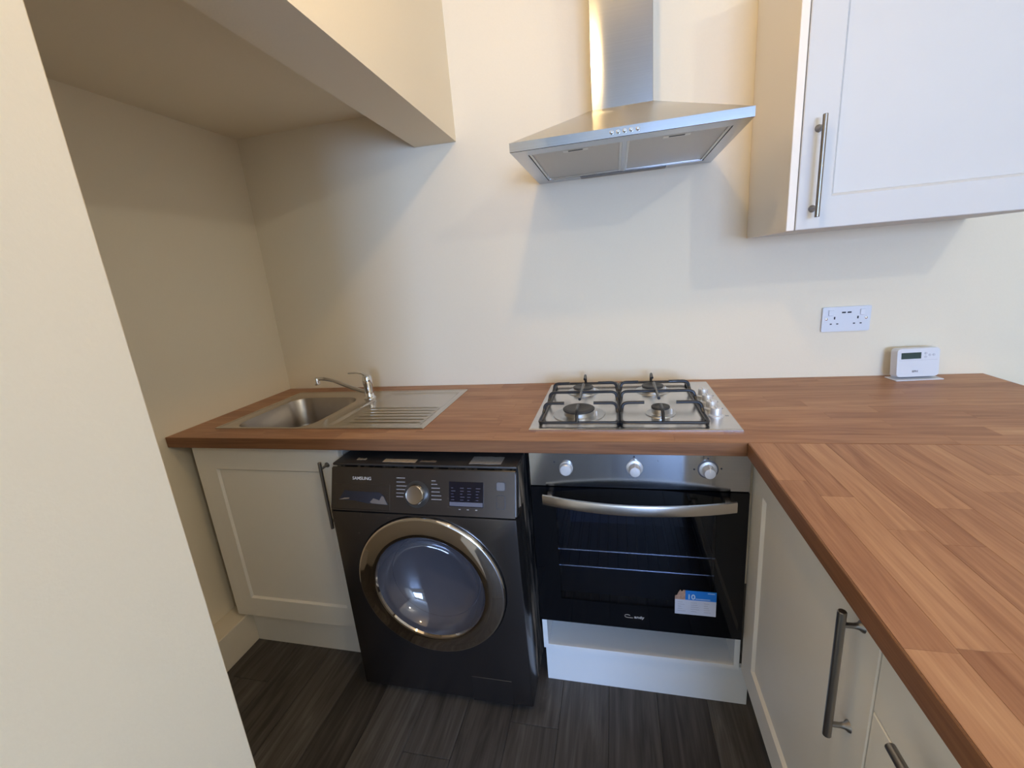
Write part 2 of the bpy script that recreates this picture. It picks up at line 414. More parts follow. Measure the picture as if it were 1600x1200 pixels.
def mY(y0): return lambda u, v, w: Vector((u, y0-w, v))      # face towards -y
def mX(x0): return lambda u, v, w: Vector((x0-w, u, v))      # face towards -x

# sink cabinet
sc_ = thing('base_cabinet', (.36, -.3, 0), 'cream shaker base cabinet under the sink beside the washing machine', 'cabinet')
bm = bmesh.new()
box(bm, .100, .118, -.584, -.02, .150, .870); box(bm, .642, .660, -.584, -.02, .150, .870); box(bm, .118, .642, -.584, -.02, .150, .168); box(bm, .118, .642, -.03, -.02, .168, .72)
obj('carcass', bm, WUNIT, sc_)
obj('filler_panel', B(.066, .098, -.600, -.575, .152, .870), UNIT, sc_)
d = shaker(sc_, mY(-.605), .066, .658, .150, .866, UNIT, st=.085)
f = lambda u, v, w: Vector((.609+u, -.605-w, .710+v))
bar_handle(d, f, mat=NICKEL)
obj('plinth', B(.0955, .665, -.570, -.555, .0, .149), UNIT, sc_)

# oven housing
oh = thing('oven_housing', (1.59, -.3, 0), 'white oven housing unit with open slot under the black oven', 'cabinet')
X0, X1 = 1.2895, 1.8905
bm = bmesh.new()
box(bm, X0, X0+.016, -.582, -.02, .142, .870, bev=.0006); box(bm, X1-.016, X1, -.582, -.02, .142, .870, bev=.0006)
obj('carcass', bm, WHITEB, oh)
obj('bottom_board', B(X0+.016, X1-.016, -.582, -.02, .142, .158, bev=.0006), WHITEB, oh)
obj('back_board', B(X0+.016, X1-.016, -.035, -.022, .158, .30), WHITEB, oh)
obj('oven_shelf', B(X0+.016, X1-.016, -.560, -.04, .262, .276), WHITEB, oh)
obj('plinth', B(X0+.004, X1+.03, -.570, -.555, .0, .1415), WHITEB, oh)

# peninsula units: door cabinet and drawer unit, both facing the floor of the kitchen (-x)
p1 = thing('base_cabinet', (2.2, -.88, 0), 'cream shaker base cabinet in the peninsula beside the oven', 'cabinet')
bm = bmesh.new()
box(bm, 1.915, 2.46, -.620, -.602, .15, .870); box(bm, 1.915, 2.46, -1.172, -1.154, .15, .870); box(bm, 1.915, 2.46, -1.154, -.620, .15, .168); box(bm, 2.45, 2.46, -1.154, -.620, .168, .870)
obj('carcass', bm, WUNIT, p1)
d = shaker(p1, mX(1.8941), -1.1765, -.589, .154, .866, UNIT, st=.085, rec=.008)
bar_handle(d, lambda u, v, w: Vector((1.8941-w, -1.132+u, .7285+v)), r=.0062, stand=.029)
obj('plinth', B(1.950, 1.965, -1.19, -.602, 0, .149), UNIT, p1)
obj('corner_post', B(1.898, 1.914, -.60, -.586, .15, .868), simple('grey_edge', (.30, .32, .34), .4), p1)
p2 = thing('drawer_unit', (2.2, -1.5, 0), 'cream drawer unit at the near end of the peninsula', 'cabinet')
bm = bmesh.new()
box(bm, 1.915, 2.46, -1.196, -1.178, .15, .870); box(bm, 1.915, 2.46, -1.776, -1.758, .15, .870); box(bm, 1.915, 2.46, -1.758, -1.196, .15, .168); box(bm, 2.45, 2.46, -1.758, -1.196, .168, .870)
obj('carcass', bm, WUNIT, p2)
obj('plinth', B(1.950, 1.965, -1.776, -1.19, 0, .149), UNIT, p2)
for k, (a, b) in enumerate(((.7255, .866), (.442, .7225), (.154, .439))):
    nm = 'drawer_front'
    if k == 0:
        dr = obj(nm, box(bmesh.new(), 1.8941, 1.9141, -1.7765, -1.1805, a, b, bev=.0022, seg=2), UNIT, p2)
    else: dr = shaker(p2, mX(1.8941), -1.7765, -1.1805, a, b, UNIT, name=nm, st=.07)
    zc = .781 if k == 0 else (a+b)/2
    ff = lambda u, v, w, zc=zc: Vector((1.8941-w, -1.4785+v*1.0, zc+u))
    bm = bmesh.new()
    hl = .2015 if k == 0 else .12
    tube(bm, [ff(0, -hl, .034), ff(0, hl, .034)], .0062, 14)
    for s in (-1, 1): tube(bm, [ff(0, s*(hl-.03), 0), ff(0, s*(hl-.03), .003), ff(0, s*(hl-.03), .007), ff(0, s*(hl-.03), .032)], [.0095, .009, .005, .0045], 12)
    obj('handle', bm, NICKEL, dr, True)
ep = thing('end_panel', (2.3, -1.85, 0), 'cream end panel carrying the far end of the peninsula worktop', 'panel')
obj('board', B(1.90, 2.72, -1.83, -1.80, 0, .8725, bev=.001), UNIT, ep)

# wall cupboard
ux, uz, ut = 2.002, 1.4191, 2.139
uc = thing('wall_cupboard', (2.32, -.18, uz), 'white shaker wall cupboard with steel bar handle above the socket', 'cupboard')
obj('end_panel', B(ux, ux+.0195, -.3754, -.001, uz, ut, bev=.0012), simple('cupboard_side', (.90, .82, .71), .45), uc)
bm = bmesh.new()
box(bm, ux+.0205, ux+.0385, -.353, -.001, uz, ut); box(bm, ux+.618, ux+.636, -.353, -.001, uz, ut)
box(bm, ux+.0385, ux+.618, -.353, -.001, uz, uz+.018); box(bm, ux+.0385, ux+.618, -.353, -.001, ut-.018, ut)
obj('carcass', bm, WUNIT, uc)
d = shaker(uc, mY(-.3754), ux+.0222, ux+.634, uz, ut, WUNIT, st=.078, rec=.009, ch=.007)
bar_handle(d, lambda u, v, w: Vector((2.0605+u, -.3754-w, 1.5665+v)), r=.0058)

# ------------------------------------------------------------------ inset sink
sk = thing('sink', (.53, -.31, ZT), 'stainless steel inset sink with left bowl and ribbed drainer', 'sink')
sx0, sx1, sy0, sy1 = .1255, .9417, -.5475, -.0873
zs = ZT+.0025
bcx, bcy, bw, bh = .338, -.352, .318, .372
def ring_r(w, h, r, z, n=10, dx=0, dy=0): return [(bcx+dx+p[0], bcy+dy+p[1], z) for p in rrect(w, h, r, n)]
n = 10
xs = .535
def ray_rect(ang, x0, x1, y0, y1):
    c, s = math.cos(ang), math.sin(ang); t = 1e9
    if c > 1e-9: t = min(t, (x1-bcx)/c)
    if c < -1e-9: t = min(t, (x0-bcx)/c)
    if s > 1e-9: t = min(t, (y1-bcy)/s)
    if s < -1e-9: t = min(t, (y0-bcy)/s)
    return (bcx+c*t, bcy+s*t)
bm = bmesh.new()
inner = ring_r(bw, bh, .075, zs)
outer = []
for p in inner:
    outer.append(ray_rect(math.atan2(p[1]-bcy, p[0]-bcx), sx0+.010, xs, sy0+.010, sy1-.010))
# snap the ray nearest to each corner onto the corner itself
for cx, cy2 in ((sx0+.010, sy0+.010), (sx0+.010, sy1-.010), (xs, sy0+.010), (xs, sy1-.010)):
    k = min(range(len(outer)), key=lambda i: (outer[i][0]-cx)**2+(outer[i][1]-cy2)**2); outer[k] = (cx, cy2)
R0 = [bm.verts.new((p[0], p[1], zs)) for p in outer]
R1 = [bm.verts.new((bcx+(p[0]-bcx)*1.04, bcy+(p[1]-bcy)*1.035, zs)) for p in inner]
R2 = [bm.verts.new((p[0], p[1], zs-.0025)) for p in inner]
m = len(R0)
for a, b in ((R0, R1), (R1, R2)):
    for i in range(m): bm.faces.new((a[i], a[(i+1) % m], b[(i+1) % m], b[i]))
obj('bowl_surround', bm, SINKM, sk, True)
bm = bmesh.new(); rings = []
for w, h, r, z in ((bw, bh, .075, -.0025), (bw-.006, bh-.006, .073, -.010), (bw-.022, bh-.022, .070, -.11), (bw-.034, bh-.034, .066, -.135), (bw-.062, bh-.062, .055, -.152), (bw-.10, bh-.10, .045, -.1575), (.12, .12, .055, -.161), (.075, .075, .0374, -.163)):
    rings.append([bm.verts.new(p) for p in ring_r(w, h, r, zs+z)])
for a, b in zip(rings, rings[1:]):
    for i in range(m): bm.faces.new((a[i], a[(i+1) % m], b[(i+1) % m], b[i]))
bm.faces.new(rings[-1])
bmesh.ops.recalc_face_normals(bm, faces=bm.faces)
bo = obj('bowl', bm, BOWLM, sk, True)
obj('waste', lathe(bmesh.new(), [(.040, 0), (.040, .003), (.034, .0035), (.028, .0), (.012, -.001), (.010, .006), (0, .007)], (bcx, bcy, zs-.1625), n=24), CHROME, bo, True)
# drainer as a pressed sheet
def drain_h(x, y):
    hgt = 0
    def sm(t): t = max(0, min(1, t)); return t*t*(3-2*t)
    # sunken field bounded by x .57-.918, y -.512..-.118
    dd = min((x-.572), (.920-x), (y+.515), (-.118-y))
    hgt -= .0045*sm(dd/.012)
    # raised tap ledge at the rear left
    le = sm((.625-x)/.03)*sm((y+.245)/.03)
    hgt = hgt*(1-le)
    if x > .60:
        e = sm((x-.61)/.03)*sm((.914-x)/.014)
        for gy in (-.318, -.350, -.382, -.414, -.446, -.478):
            hgt += .0038*math.exp(-((y-gy)/.0055)**2)*e
    return hgt
bm = bmesh.new()
nx, ny = 90, 150; V = []
xa, xb, ya, yb = xs, sx1-.010, sy0+.010, sy1-.010
for j in range(ny+1):
    y = ya+(yb-ya)*j/ny; V.append([bm.verts.new((xa+(xb-xa)*i/nx, y, zs+drain_h(xa+(xb-xa)*i/nx, y))) for i in range(nx+1)])
for j in range(ny):
    for i in range(nx): bm.faces.new((V[j][i], V[j][i+1], V[j+1][i+1], V[j+1][i]))
obj('drainer', bm, SINKM, sk, True)
bm = bmesh.new()
pr_ = [(0, .0), (0, .0022), (.003, .0042), (.007, .0042), (.010, .0025)]
L_ = []
for d_, z in pr_: L_.append([bm.verts.new((x, y, ZT+z)) for x, y in ((sx0+d_, sy0+d_), (sx1-d_, sy0+d_), (sx1-d_, sy1-d_), (sx0+d_, sy1-d_))])
for a, b in zip(L_, L_[1:]):
    for i in range(4): bm.faces.new((a[i], a[(i+1) % 4], b[(i+1) % 4], b[i]))
obj('rim', bm, SINKM, sk)

# mixer tap
tx, ty = .545, -.190
tp = thing('mixer_tap', (tx, ty, zs), 'chrome single lever mixer tap with long spout over the sink bowl', 'tap')
obj('body', lathe(bmesh.new(), [(.025, 0), (.025, .003), (.021, .007), (.019, .012), (.018, .055), (.019, .058), (.0195, .066), (.0195, .086), (.017, .094), (.009, .099), (0, .100)], (tx, ty, zs), n=28), CHROME, tp, True)
sp = [(tx, ty, zs+.024), (tx-.03, ty-.006, zs+.033), (tx-.07, ty-.014, zs+.050), (tx-.12, ty-.020, zs+.074), (tx-.15, ty-.024, zs+.086), (tx-.175, ty-.028, zs+.093), (tx-.195, ty-.030, zs+.095), (tx-.210, ty-.032, zs+.093)]
so = obj('spout', tube(bmesh.new(), sp, [.0095, .0085, .008, .0078, .0075, .0075, .0075, .0075], 14), CHROME, tp, True)
obj('aerator', lathe(bmesh.new(), [(.004, .010), (.011, .006), (.0125, -.002), (.0125, -.020), (.010, -.022), (0, -.022)], (tx-.213, ty-.032, zs+.092), n=20), CHROME, so, True)
lv = [(tx, ty, zs+.092), (tx-.020, ty+.004, zs+.104), (tx-.050, ty+.006, zs+.108), (tx-.086, ty+.008, zs+.107)]
obj('lever', tube(bmesh.new(), lv, [.010, .007, .0055, .006], 12, flat=(1.2, .55)), CHROME, tp, True)

# ------------------------------------------------------------------ gas hob
hx0, hx1, hy0, hy1 = 1.2877, 1.8748, -.5584, -.0514
hb = thing('gas_hob', (1.58, -.3, ZT), 'stainless steel four burner gas hob set into the worktop', 'hob')
bm = bmesh.new()
prof = [(0, 0), (0, .004), (.004, .0062), (.012, .0045), (.012, .0045)]
Ls = [[bm.verts.new((x, y, ZT+z)) for x, y in ((hx0+d_, hy0+d_), (hx1-d_, hy0+d_), (hx1-d_, hy1-d_), (hx0+d_, hy1-d_))] for d_, z in prof[:-1]]
for a, b in zip(Ls, Ls[1:]):
    for i in range(4): bm.faces.new((a[i], a[(i+1) % 4], b[(i+1) % 4], b[i]))
bm.faces.new(Ls[-1]); bm.faces.new(Ls[0][::-1])
obj('steel_plate', bm, HOBM, hb)
zh = ZT+.0045
def burner(x, y, r, h=.018):
    b = obj('burner', lathe(bmesh.new(), [(r*1.65, 0), (r*1.62, .0022), (r*1.45, .0030), (r*1.25, .0014), (r*1.05, .0014), (r*.95, .003), (r*.93, h-.003), (r*.98, h)], (x, y, zh), n=40), ALU, hb, True)
    obj('burner_cap', lathe(bmesh.new(), [(r*.97, h), (r, h+.002), (r, h+.0055), (r*.93, h+.0075), (r*.72, h+.0075), (r*.68, h+.0068), (0, h+.0068)], (x, y, zh), n=40), CAPM, b, True)
    obj('igniter', lathe(bmesh.new(), [(.003, 0), (.003, .014), (.0015, .018), (0, .018)], (x+r*1.12, y-r*.35, zh), n=8), PLASTIC, b, True)
burner(1.427, -.422, .0500, .016); burner(1.424, -.158, .0375, .014); burner(1.676, -.416, .0275, .018); burner(1.673, -.158, .0380, .014)
def grate(xa, xb, xm):
    g = bmesh.new(); zl, zu = zh+.010, zh+.041; r = .0050; ya_, yb_ = -.527, -.078
    # low outer rail, rounded corners
    c = .018
    pts = []
    for q in (arc((xa, yb_-c, zl), (xa, yb_, zl), (xa+c, yb_, zl)), arc((xb-c, yb_, zl), (xb, yb_, zl), (xb, yb_-c, zl)), arc((xb, ya_+c, zl), (xb, ya_, zl), (xb-c, ya_, zl)), arc((xa+c, ya_, zl), (xa, ya_, zl), (xa, ya_+c, zl))): pts += q
    pts.append(pts[0]); tube(g, pts, r, 8)
    for yy, gap in ((-.430, .046), (-.306, 0), (-.186, .052)):
        d0 = .020
        L0 = [(xa, yy-.012, zl)] + arc((xa+.003, yy-.002, zu-.020), (xa+.003, yy, zu), (xa+.003+d0, yy, zu))
        Rr = [(xb, yy-.012, zl)] + arc((xb-.003, yy-.002, zu-.020), (xb-.003, yy, zu), (xb-.003-d0, yy, zu))
        if gap:
            tube(g, L0+[(xm-gap, yy, zu)], r, 8); tube(g, Rr+[(xm+gap, yy, zu)], r, 8)
        else: tube(g, L0+list(reversed(Rr)), r, 8)
    tube(g, [(xm, ya_, zl)]+arc((xm, ya_+.006, zu-.016), (xm, ya_+.012, zu), (xm, ya_+.03, zu))+[(xm, -.455, zu)], r, 8)
    tube(g, [(xm, -.390, zu), (xm, -.205, zu)], r, 8)
    tube(g, [(xm, yb_, zl)]+arc((xm, yb_-.004, zu-.008), (xm, yb_-.006, zu+.008), (xm, yb_-.02, zu+.004))+[(xm, yb_-.055, zu)], r, 8)
    gg = obj('pan_support', g, IRON, hb, True)
    for px_, py_ in ((xa, ya_+.03), (xb, ya_+.03), (xa, yb_-.03), (xb, yb_-.03)):
        obj('rubber_foot', lathe(bmesh.new(), [(.006, zh), (.006, zh+.007)], (px_, py_, 0), n=10), RUBBER, gg)
grate(1.315, 1.549, 1.4285); grate(1.558, 1.795, 1.6735)
for yy in (-.240, -.308, -.376, -.444):
    k = obj('control_knob', lathe(bmesh.new(), [(.0205, 0), (.0205, .0035), (.0175, .0055), (.0156, .007), (.0150, .0245), (.0138, .0265), (0, .0265)], (1.829, yy, zh), n=30), KNOBM, hb, True)
    obj('grip', B(1.8265, 1.8315, yy-.0135, yy+.0135, zh+.0260, zh+.0295, bev=.001), KNOBM, k)
    pk = bmesh.new()
    for dx, dy in ((0, 0), (.005, 0), (0, .005), (.005, .005)): box(pk, 1.8555+dx, 1.8585+dx, yy+dy, yy+dy+.003, zh, zh+.0003)
    obj('printed_symbol', pk, PRINTG, hb)

# ------------------------------------------------------------------ built-in oven
ov = thing('built_in_oven', (1.59, -.4, .28), 'built-in electric oven with black glass door and steel control strip', 'oven')
OX0, OX1 = 1.2912, 1.8850
OY = -.605
obj('control_fascia', B(OX0, OX1, OY, -.585, .7560, .8710, bev=.0015), STEEL, ov)
bm = bmesh.new()
cav = (1.345, 1.825, -.560, -.12, .335, .725)
box(bm, OX0+.01, OX1-.01, -.565, -.10, .280, .868)
# hollow the box from the front
bmesh.ops.delete(bm, geom=[f for f in bm.faces if f.calc_center_median().y < -.56], context='FACES')
V8 = [bm.verts.new(p) for p in ((cav[0], cav[2]-.005, cav[4]), (cav[1], cav[2]-.005, cav[4]), (cav[1], cav[2]-.005, cav[5]), (cav[0], cav[2]-.005, cav[5]),
                                (cav[0], cav[3], cav[4]), (cav[1], cav[3], cav[4]), (cav[1], cav[3], cav[5]), (cav[0], cav[3], cav[5]))]
for q in ((4, 5, 6, 7), (0, 1, 5, 4), (1, 2, 6, 5), (2, 3, 7, 6), (3, 0, 4, 7)): bm.faces.new([V8[i] for i in q])
ofr = [v for v in bm.verts if abs(v.co.y+.565) < 1e-5 and v not in V8]
ofr.sort(key=lambda v: math.atan2(v.co.z-.57, v.co.x-1.59)); inn = sorted(V8[:4], key=lambda v: math.atan2(v.co.z-.53, v.co.x-1.585))
for i in range(4): bm.faces.new((ofr[i], ofr[(i+1) % 4], inn[(i+1) % 4], inn[i]))
body = obj('oven_body', bm, CAVITY, ov)
DZ0, DZ1 = .2777, .7530
WXa, WXb, WZa, WZb = 1.362, 1.806, .365, .700
bm = bmesh.new()
for a in ((OX0, WXa, DZ0, DZ1), (WXb, OX1, DZ0, DZ1), (WXa, WXb, DZ0, WZa), (WXa, WXb, WZb, DZ1)): box(bm, a[0], a[1], OY, -.570, a[2], a[3])
dr = obj('door', bm, GLASSB, ov, label='black glass oven door')
obj('window', B(WXa, WXb, OY+.0006, OY+.0046, WZa, WZb), OGLASS, dr)
# bowed strap handle
bm = bmesh.new(); n = 24; RR = []
for i in range(n+1):
    t = i/n; xx = 1.331+(1.846-1.331)*t; bow = 4*t*(1-t); yo = -.640-.040*bow
    RR.append([bm.verts.new((xx, yo+dy, .7310-.0005*bow+dz)) for dy, dz in ((-.004, -.0145), (-.0055, -.010), (-.0055, .010), (-.004, .0145), (.003, .0145), (.003, -.0145))])
for a, b in zip(RR, RR[1:]):
    for i in range(6): bm.faces.new((a[i], a[(i+1) % 6], b[(i+1) % 6], b[i]))
bm.faces.new(RR[0]); bm.faces.new(RR[-1][::-1])
for xx in (1.350, 1.827): box(bm, xx-.008, xx+.008, -.645, OY, .7215, .7405, bev=.002)
obj('handle', bm, brushed('handle_steel', (.66, .62, .57), .27, stretch=(4, 200, 300)), dr, True)
def knob(x, z, style):
    if style == 0: pr2 = [(.0195, 0), (.0195, .003), (.0178, .004), (.0172, .016), (.015, .0185), (0, .019)]
    else: pr2 = [(.0225, 0), (.0225, .0025), (.0205, .0035), (.0155, .0045), (.0150, .026), (.0135, .029), (0, .030)]
    k = obj('control_knob', lathe(bmesh.new(), pr2, (x, OY, z), 'y', 32), KNOBM, ov, True)
    if style: obj('pointer', B(x-.0018, x+.0018, OY-.0305, OY-.004, z+.004, z+.0165, bev=.0008), simple('pointer_white', (.8, .8, .82), .3), k)
    if style == 2: obj('knob_skirt', lathe(bmesh.new(), [(.0265, 0), (.0265, .0012), (.0228, .0014)], (x, OY, z), 'y', 32), simple('dark_skirt', (.16, .16, .18), .35, metal=.6), k)
knob(1.3995, .8150, 0); knob(1.590, .8200, 1); knob(1.7795, .8200, 2)
def fascia_mark(x, z, w=.005, h=.005): obj('printed_symbol', lathe(bmesh.new(), [(w/2, 0), (w/2, .0003), (0, .0003)], (x, OY, z), 'y', 10), PRINTD, ov)
for q in ((1.7450, .8195), (1.8125, .8230), (1.7790, .8520), (1.3660, .8330), (1.5890, .8530)): fascia_mark(*q)
tb = text_bm('L', .007); mapped(tb, lambda x, y, z: Vector((1.652+x, OY-.0003-z, .843+y))); obj('printed_symbol', tb, PRINTD, ov)
# oven racks
for z in (.503, .443):
    bm = bmesh.new(); y0_, y1_ = -.545, -.16
    tube(bm, [(1.352, y0_, z), (1.352, y1_, z), (1.818, y1_, z), (1.818, y0_, z), (1.352, y0_, z)], .0028, 6)
    for i in range(1, 15): tube(bm, [(1.352+i*.031, y0_-.001, z+.001), (1.352+i*.031, y0_+.003, z+.003), (1.352+i*.031, y1_, z+.001)], .0013, 5)
    obj('rack', bm, RACK, ov, True)
bm = bmesh.new()
for i in range(9): box(bm, 1.40, 1.77, -.130, -.119, .50+i*.022, .506+i*.022)
obj('rear_ribs', bm, simple('rib_enamel', (.16, .19, .26), .3), ov)
# maker's name and energy sticker on the glass
tb = text_bm('CANDY', .0115, sx=1.25, bold=.0004)
def cm(x, y, z):
    return Vector((1.588+x, OY-.0005-z, .3225+y))
tb2 = bmesh.new()
tb.free()
tb = text_bm('andy', .0125, sx=1.25, bold=.0002); mapped(tb, lambda x, y, z: Vector((1.598+x, OY-.0005-z, .3215+y))); obj('maker_lettering', tb, PRINTW, dr)
tube(tb2, [(1.571, OY-.0006, .3262), (1.566, OY-.0006, .3285), (1.560, OY-.0006, .3285), (1.5555, OY-.0006, .3255), (1.5555, OY-.0006, .3215), (1.560, OY-.0006, .3185), (1.568, OY-.0006, .3180), (1.580, OY-.0006, .3182)], .0010, 6, flat=(1, .6))
obj('maker_lettering', tb2, PRINTW, dr)
st = thing('energy_sticker', (1.756, OY, .352), 'blue and white cardboard sticker reading 10 on the oven door glass', 'sticker')
ys = OY-.0012
obj('white_field', B(1.7005, 1.8135, ys, OY-.0001, .3505, .4015), STWHITE, st)
obj('blue_field', B(1.7290, 1.8135, ys, OY-.0001, .4015, .4335), BLUE, st)
bm = bmesh.new(); prism(bm, [(1.7005, .4015), (1.7290, .4015), (1.7290, .4340), (1.7230, .4340), (1.7195, .4280), (1.7150, .4345), (1.7100, .4260), (1.7060, .4150), (1.7005, .4135)], 'y', ys, OY-.0001)
obj('photo_corner', bm, SKIN, st)
tb = text_bm('10', .0230, bold=.0005); mapped(tb, lambda x, y, z: Vector((1.7450+x, ys-.0002-z, .4120+y))); obj('number', tb, simple('sticker_pale', (.62, .78, .95), .4), st)
bm = bmesh.new()
for (xa, xb, za) in ((1.790, 1.809, .4270), (1.757, 1.797, .4055)): box(bm, xa, xb, ys-.0003, ys, za, za+.0022)
obj('small_print', bm, simple('sticker_pale2', (.5, .7, .92), .4), st)
bm = bmesh.new(); rnd = random.Random(3)
for r_ in range(5):
    for c_ in range(3):
        xa = 1.708+c_*.036; w = rnd.uniform(.010, .024); box(bm, xa, xa+w, ys-.0003, ys, .392-r_*.0075, .3935-r_*.0075)
obj('small_print', bm, simple('sticker_grey', (.40, .42, .50), .5), st)

# ------------------------------------------------------------------ washing machine
wx, wyf = .667, -.702; WW = .598
wm = thing('washing_machine', (wx+.3, -.4, 0), 'dark graphite front loading washing machine with scuffed side', 'washing machine')
sv = Vector((0, .042, .125)).normalized(); pn = Vector((0, -sv.z, sv.y))        # control panel slope and normal
PO = Vector((wx, wyf, .700))
def P(a, s, o=0): return PO + Vector((1, 0, 0))*a + sv*s + pn*o
def pm(a0, s0, o0): return lambda x, y, z: P(a0+x, s0+y, o0+z)
SEAM = .700
bm = bmesh.new(); prism(bm, [(-.608, .018), (-.608, .690), (-.640, .700), (-.636, .828), (-.110, .828), (-.110, .018)], 'x', wx+.002, wx+WW-.002)
bmesh.ops.bevel(bm, geom=bm.edges[:], offset=.004, segments=2, affect='EDGES')
obj('body', bm, WORN, wm, label='scuffed black cabinet body')
bm = bmesh.new(); box(bm, wx, wx+WW, -.652, -.105, .828, .837, bev=.004, seg=2); obj('lid', bm, simple('lid_black', (.035, .03, .027), .45, var=.5, scale=25), wm, True)
for (xa, xb, ya2, yb2, cc) in ((.738, .770, -.628, -.612, (.50, .40, .28)), (.835, .945, -.640, -.612, (.55, .43, .30)), (.958, 1.010, -.634, -.618, (.20, .15, .11)), (1.118, 1.215, -.640, -.585, (.33, .32, .31))):
    bm = bmesh.new(); nn = 7; rnd = random.Random(int(xa*1000))
    pts = [(xa+(xb-xa)*i/nn, ya2+rnd.uniform(0, .003)) for i in range(nn+1)] + [(xb-(xb-xa)*i/nn, yb2-rnd.uniform(0, .005)) for i in range(nn+1)]
    prism(bm, pts, 'z', .8368, .8376); obj('worn_patch', bm, simple('worn_patch', cc, .6, var=.3, scale=90), wm, label='pale worn patch on the lid')
# lower front with the round door opening
bm = bmesh.new(); DC = (wx+.304, .452); RO = .252
outl = []
nseg = 64
cr_ = .018
for i in range(nseg):
    a = 2*PI*i/nseg; c, s = math.cos(a), math.sin(a); t = 1e9
    x0_, x1_, z0_, z1_ = wx, wx+WW, .022, SEAM-.0015
    if c > 1e-9: t = min(t, (x1_-DC[0])/c)
    if c < -1e-9: t = min(t, (x0_-DC[0])/c)
    if s > 1e-9: t = min(t, (z1_-DC[1])/s)
    if s < -1e-9: t = min(t, (z0_-DC[1])/s)
    outl.append([DC[0]+c*t, DC[1]+s*t])
for cx, cz in ((wx, .022), (wx+WW, .022), (wx, SEAM-.0015), (wx+WW, SEAM-.0015)):
    k = min(range(nseg), key=lambda i: (outl[i][0]-cx)**2+(outl[i][1]-cz)**2); outl[k] = [cx, cz]
def inset(p, d): return (min(max(p[0], wx+d), wx+WW-d), min(max(p[1], .022+d), SEAM-.0015-d))
def circ(r, y): return [bm.verts.new((DC[0]+r*math.cos(2*PI*i/nseg), y, DC[1]+r*math.sin(2*PI*i/nseg))) for i in range(nseg)]
RINGS = [[bm.verts.new((p[0], -.608, p[1])) for p in outl], [bm.verts.new((p[0], wyf+.006, p[1])) for p in outl],
         [bm.verts.new((inset(p, .003)[0], wyf+.001, inset(p, .003)[1])) for p in outl], [bm.verts.new((inset(p, .0065)[0], wyf, inset(p, .0065)[1])) for p in outl]]
RINGS += [circ(min(RO, .2475), wyf) if False else circ(.2445, wyf), circ(.2430, wyf+.004), circ(.2430, wyf+.04)]
for a, b in zip(RINGS, RINGS[1:]):
    for i in range(nseg): bm.faces.new((a[i], a[(i+1) % nseg], b[(i+1) % nseg], b[i]))
obj('front_panel', bm, GRAPH, wm, True, label='graphite lower front panel')
# control panel, leaning back
bm = bmesh.new(); H = .1335
prism(bm, [(0, 0), (.0, -.035), (H, -.006), (H, -.002), (H-.003, 0)], 'x', 0, WW)
mapped(bm, lambda x, y, z: P(x, y+.0015, z))
bmesh.ops.bevel(bm, geom=[e for e in bm.edges if abs((e.verts[0].co-e.verts[1].co).x) < 1e-4], offset=.004, segments=2, affect='EDGES')
cp = obj('control_panel', bm, GRAPH, wm)
def flat(name, a0, a1, s0, s1, mat, o0=0., o1=.0006, bev=0, parent=None, label=None):
    bm = B(a0, a1, s0, s1, o0, o1, bev=bev); mapped(bm, lambda x, y, z: P(x, y, z)); return obj(name, bm, mat, parent or cp, label=label)
tb = text_bm('SAMSUNG', .0135, sx=1.05, bold=.0002); mapped(tb, pm(.1085, .1005, .0003)); obj('maker_lettering', tb, simple('logo_silver', (.62, .60, .58), .35), cp)
LM = simple('panel_print', (.42, .40, .40), .5)
bm = bmesh.new(); rnd = random.Random(5)
for s in (.1055, .0935, .082, .0715, .0605, .0500):
    x = .2265; e = x+rnd.uniform(.014, .036)
    while x < e: w = rnd.uniform(.0018, .0028); box(bm, x, x+w, s-.0011, s+.0013, 0, .0004); x += w+.0010
for s in (.100, .090, .079, .068, .057, .046):
    x = .3400; e = x+rnd.uniform(.012, .030)
    while x < e: w = rnd.uniform(.0018, .0028); box(bm, x, x+w, s-.0011, s+.0013, 0, .0004); x += w+.0010
for x in (.425, .450, .476): box(bm, x, x+.006, .0195, .0215, 0, .0004)
mapped(bm, lambda x, y, z: P(x, y, z)); obj('programme_print', bm, LM, cp)
D3 = (Vector((1, 0, 0)), sv, pn)
dc = P(.2925, .0590)
obj('dial_ring', lathe(bmesh.new(), [(.0400, 0), (.0400, .0006), (.0375, .0010), (.0350, .0006), (.0300, .0006)], dc, D3, 40), simple('dial_ring', (.10, .095, .09), .3, metal=.7), cp, True)
kb = obj('programme_dial', lathe(bmesh.new(), [(.0300, 0), (.0300, .012), (.0285, .0165), (.0260, .0185), (.0245, .0180), (0, .0175)], dc, D3, 40), brushed('dial_steel', (.60, .58, .56), .22, stretch=(30, 30, 30)), cp, True)
flat('display', .3955, .5005, .028, .100, simple('display_black', (.008, .008, .016), .12), o0=-.0005, o1=.0010, bev=.0004, label='dark display window')
flat('display_strip', .3975, .4985, .0300, .0415, simple('display_strip', (.16, .16, .20), .3), o0=.0010, o1=.0014)
bm = bmesh.new(); rnd = random.Random(9)
for c_ in (.402, .430, .452, .478):
    for r_ in range(5):
        w = rnd.uniform(.006, .014); box(bm, c_, c_+w, .047+r_*.0085, .0485+r_*.0085, .0010, .0013)
mapped(bm, lambda x, y, z: P(x, y, z)); obj('display_print', bm, simple('disp_print', (.10, .10, .14), .5), cp)
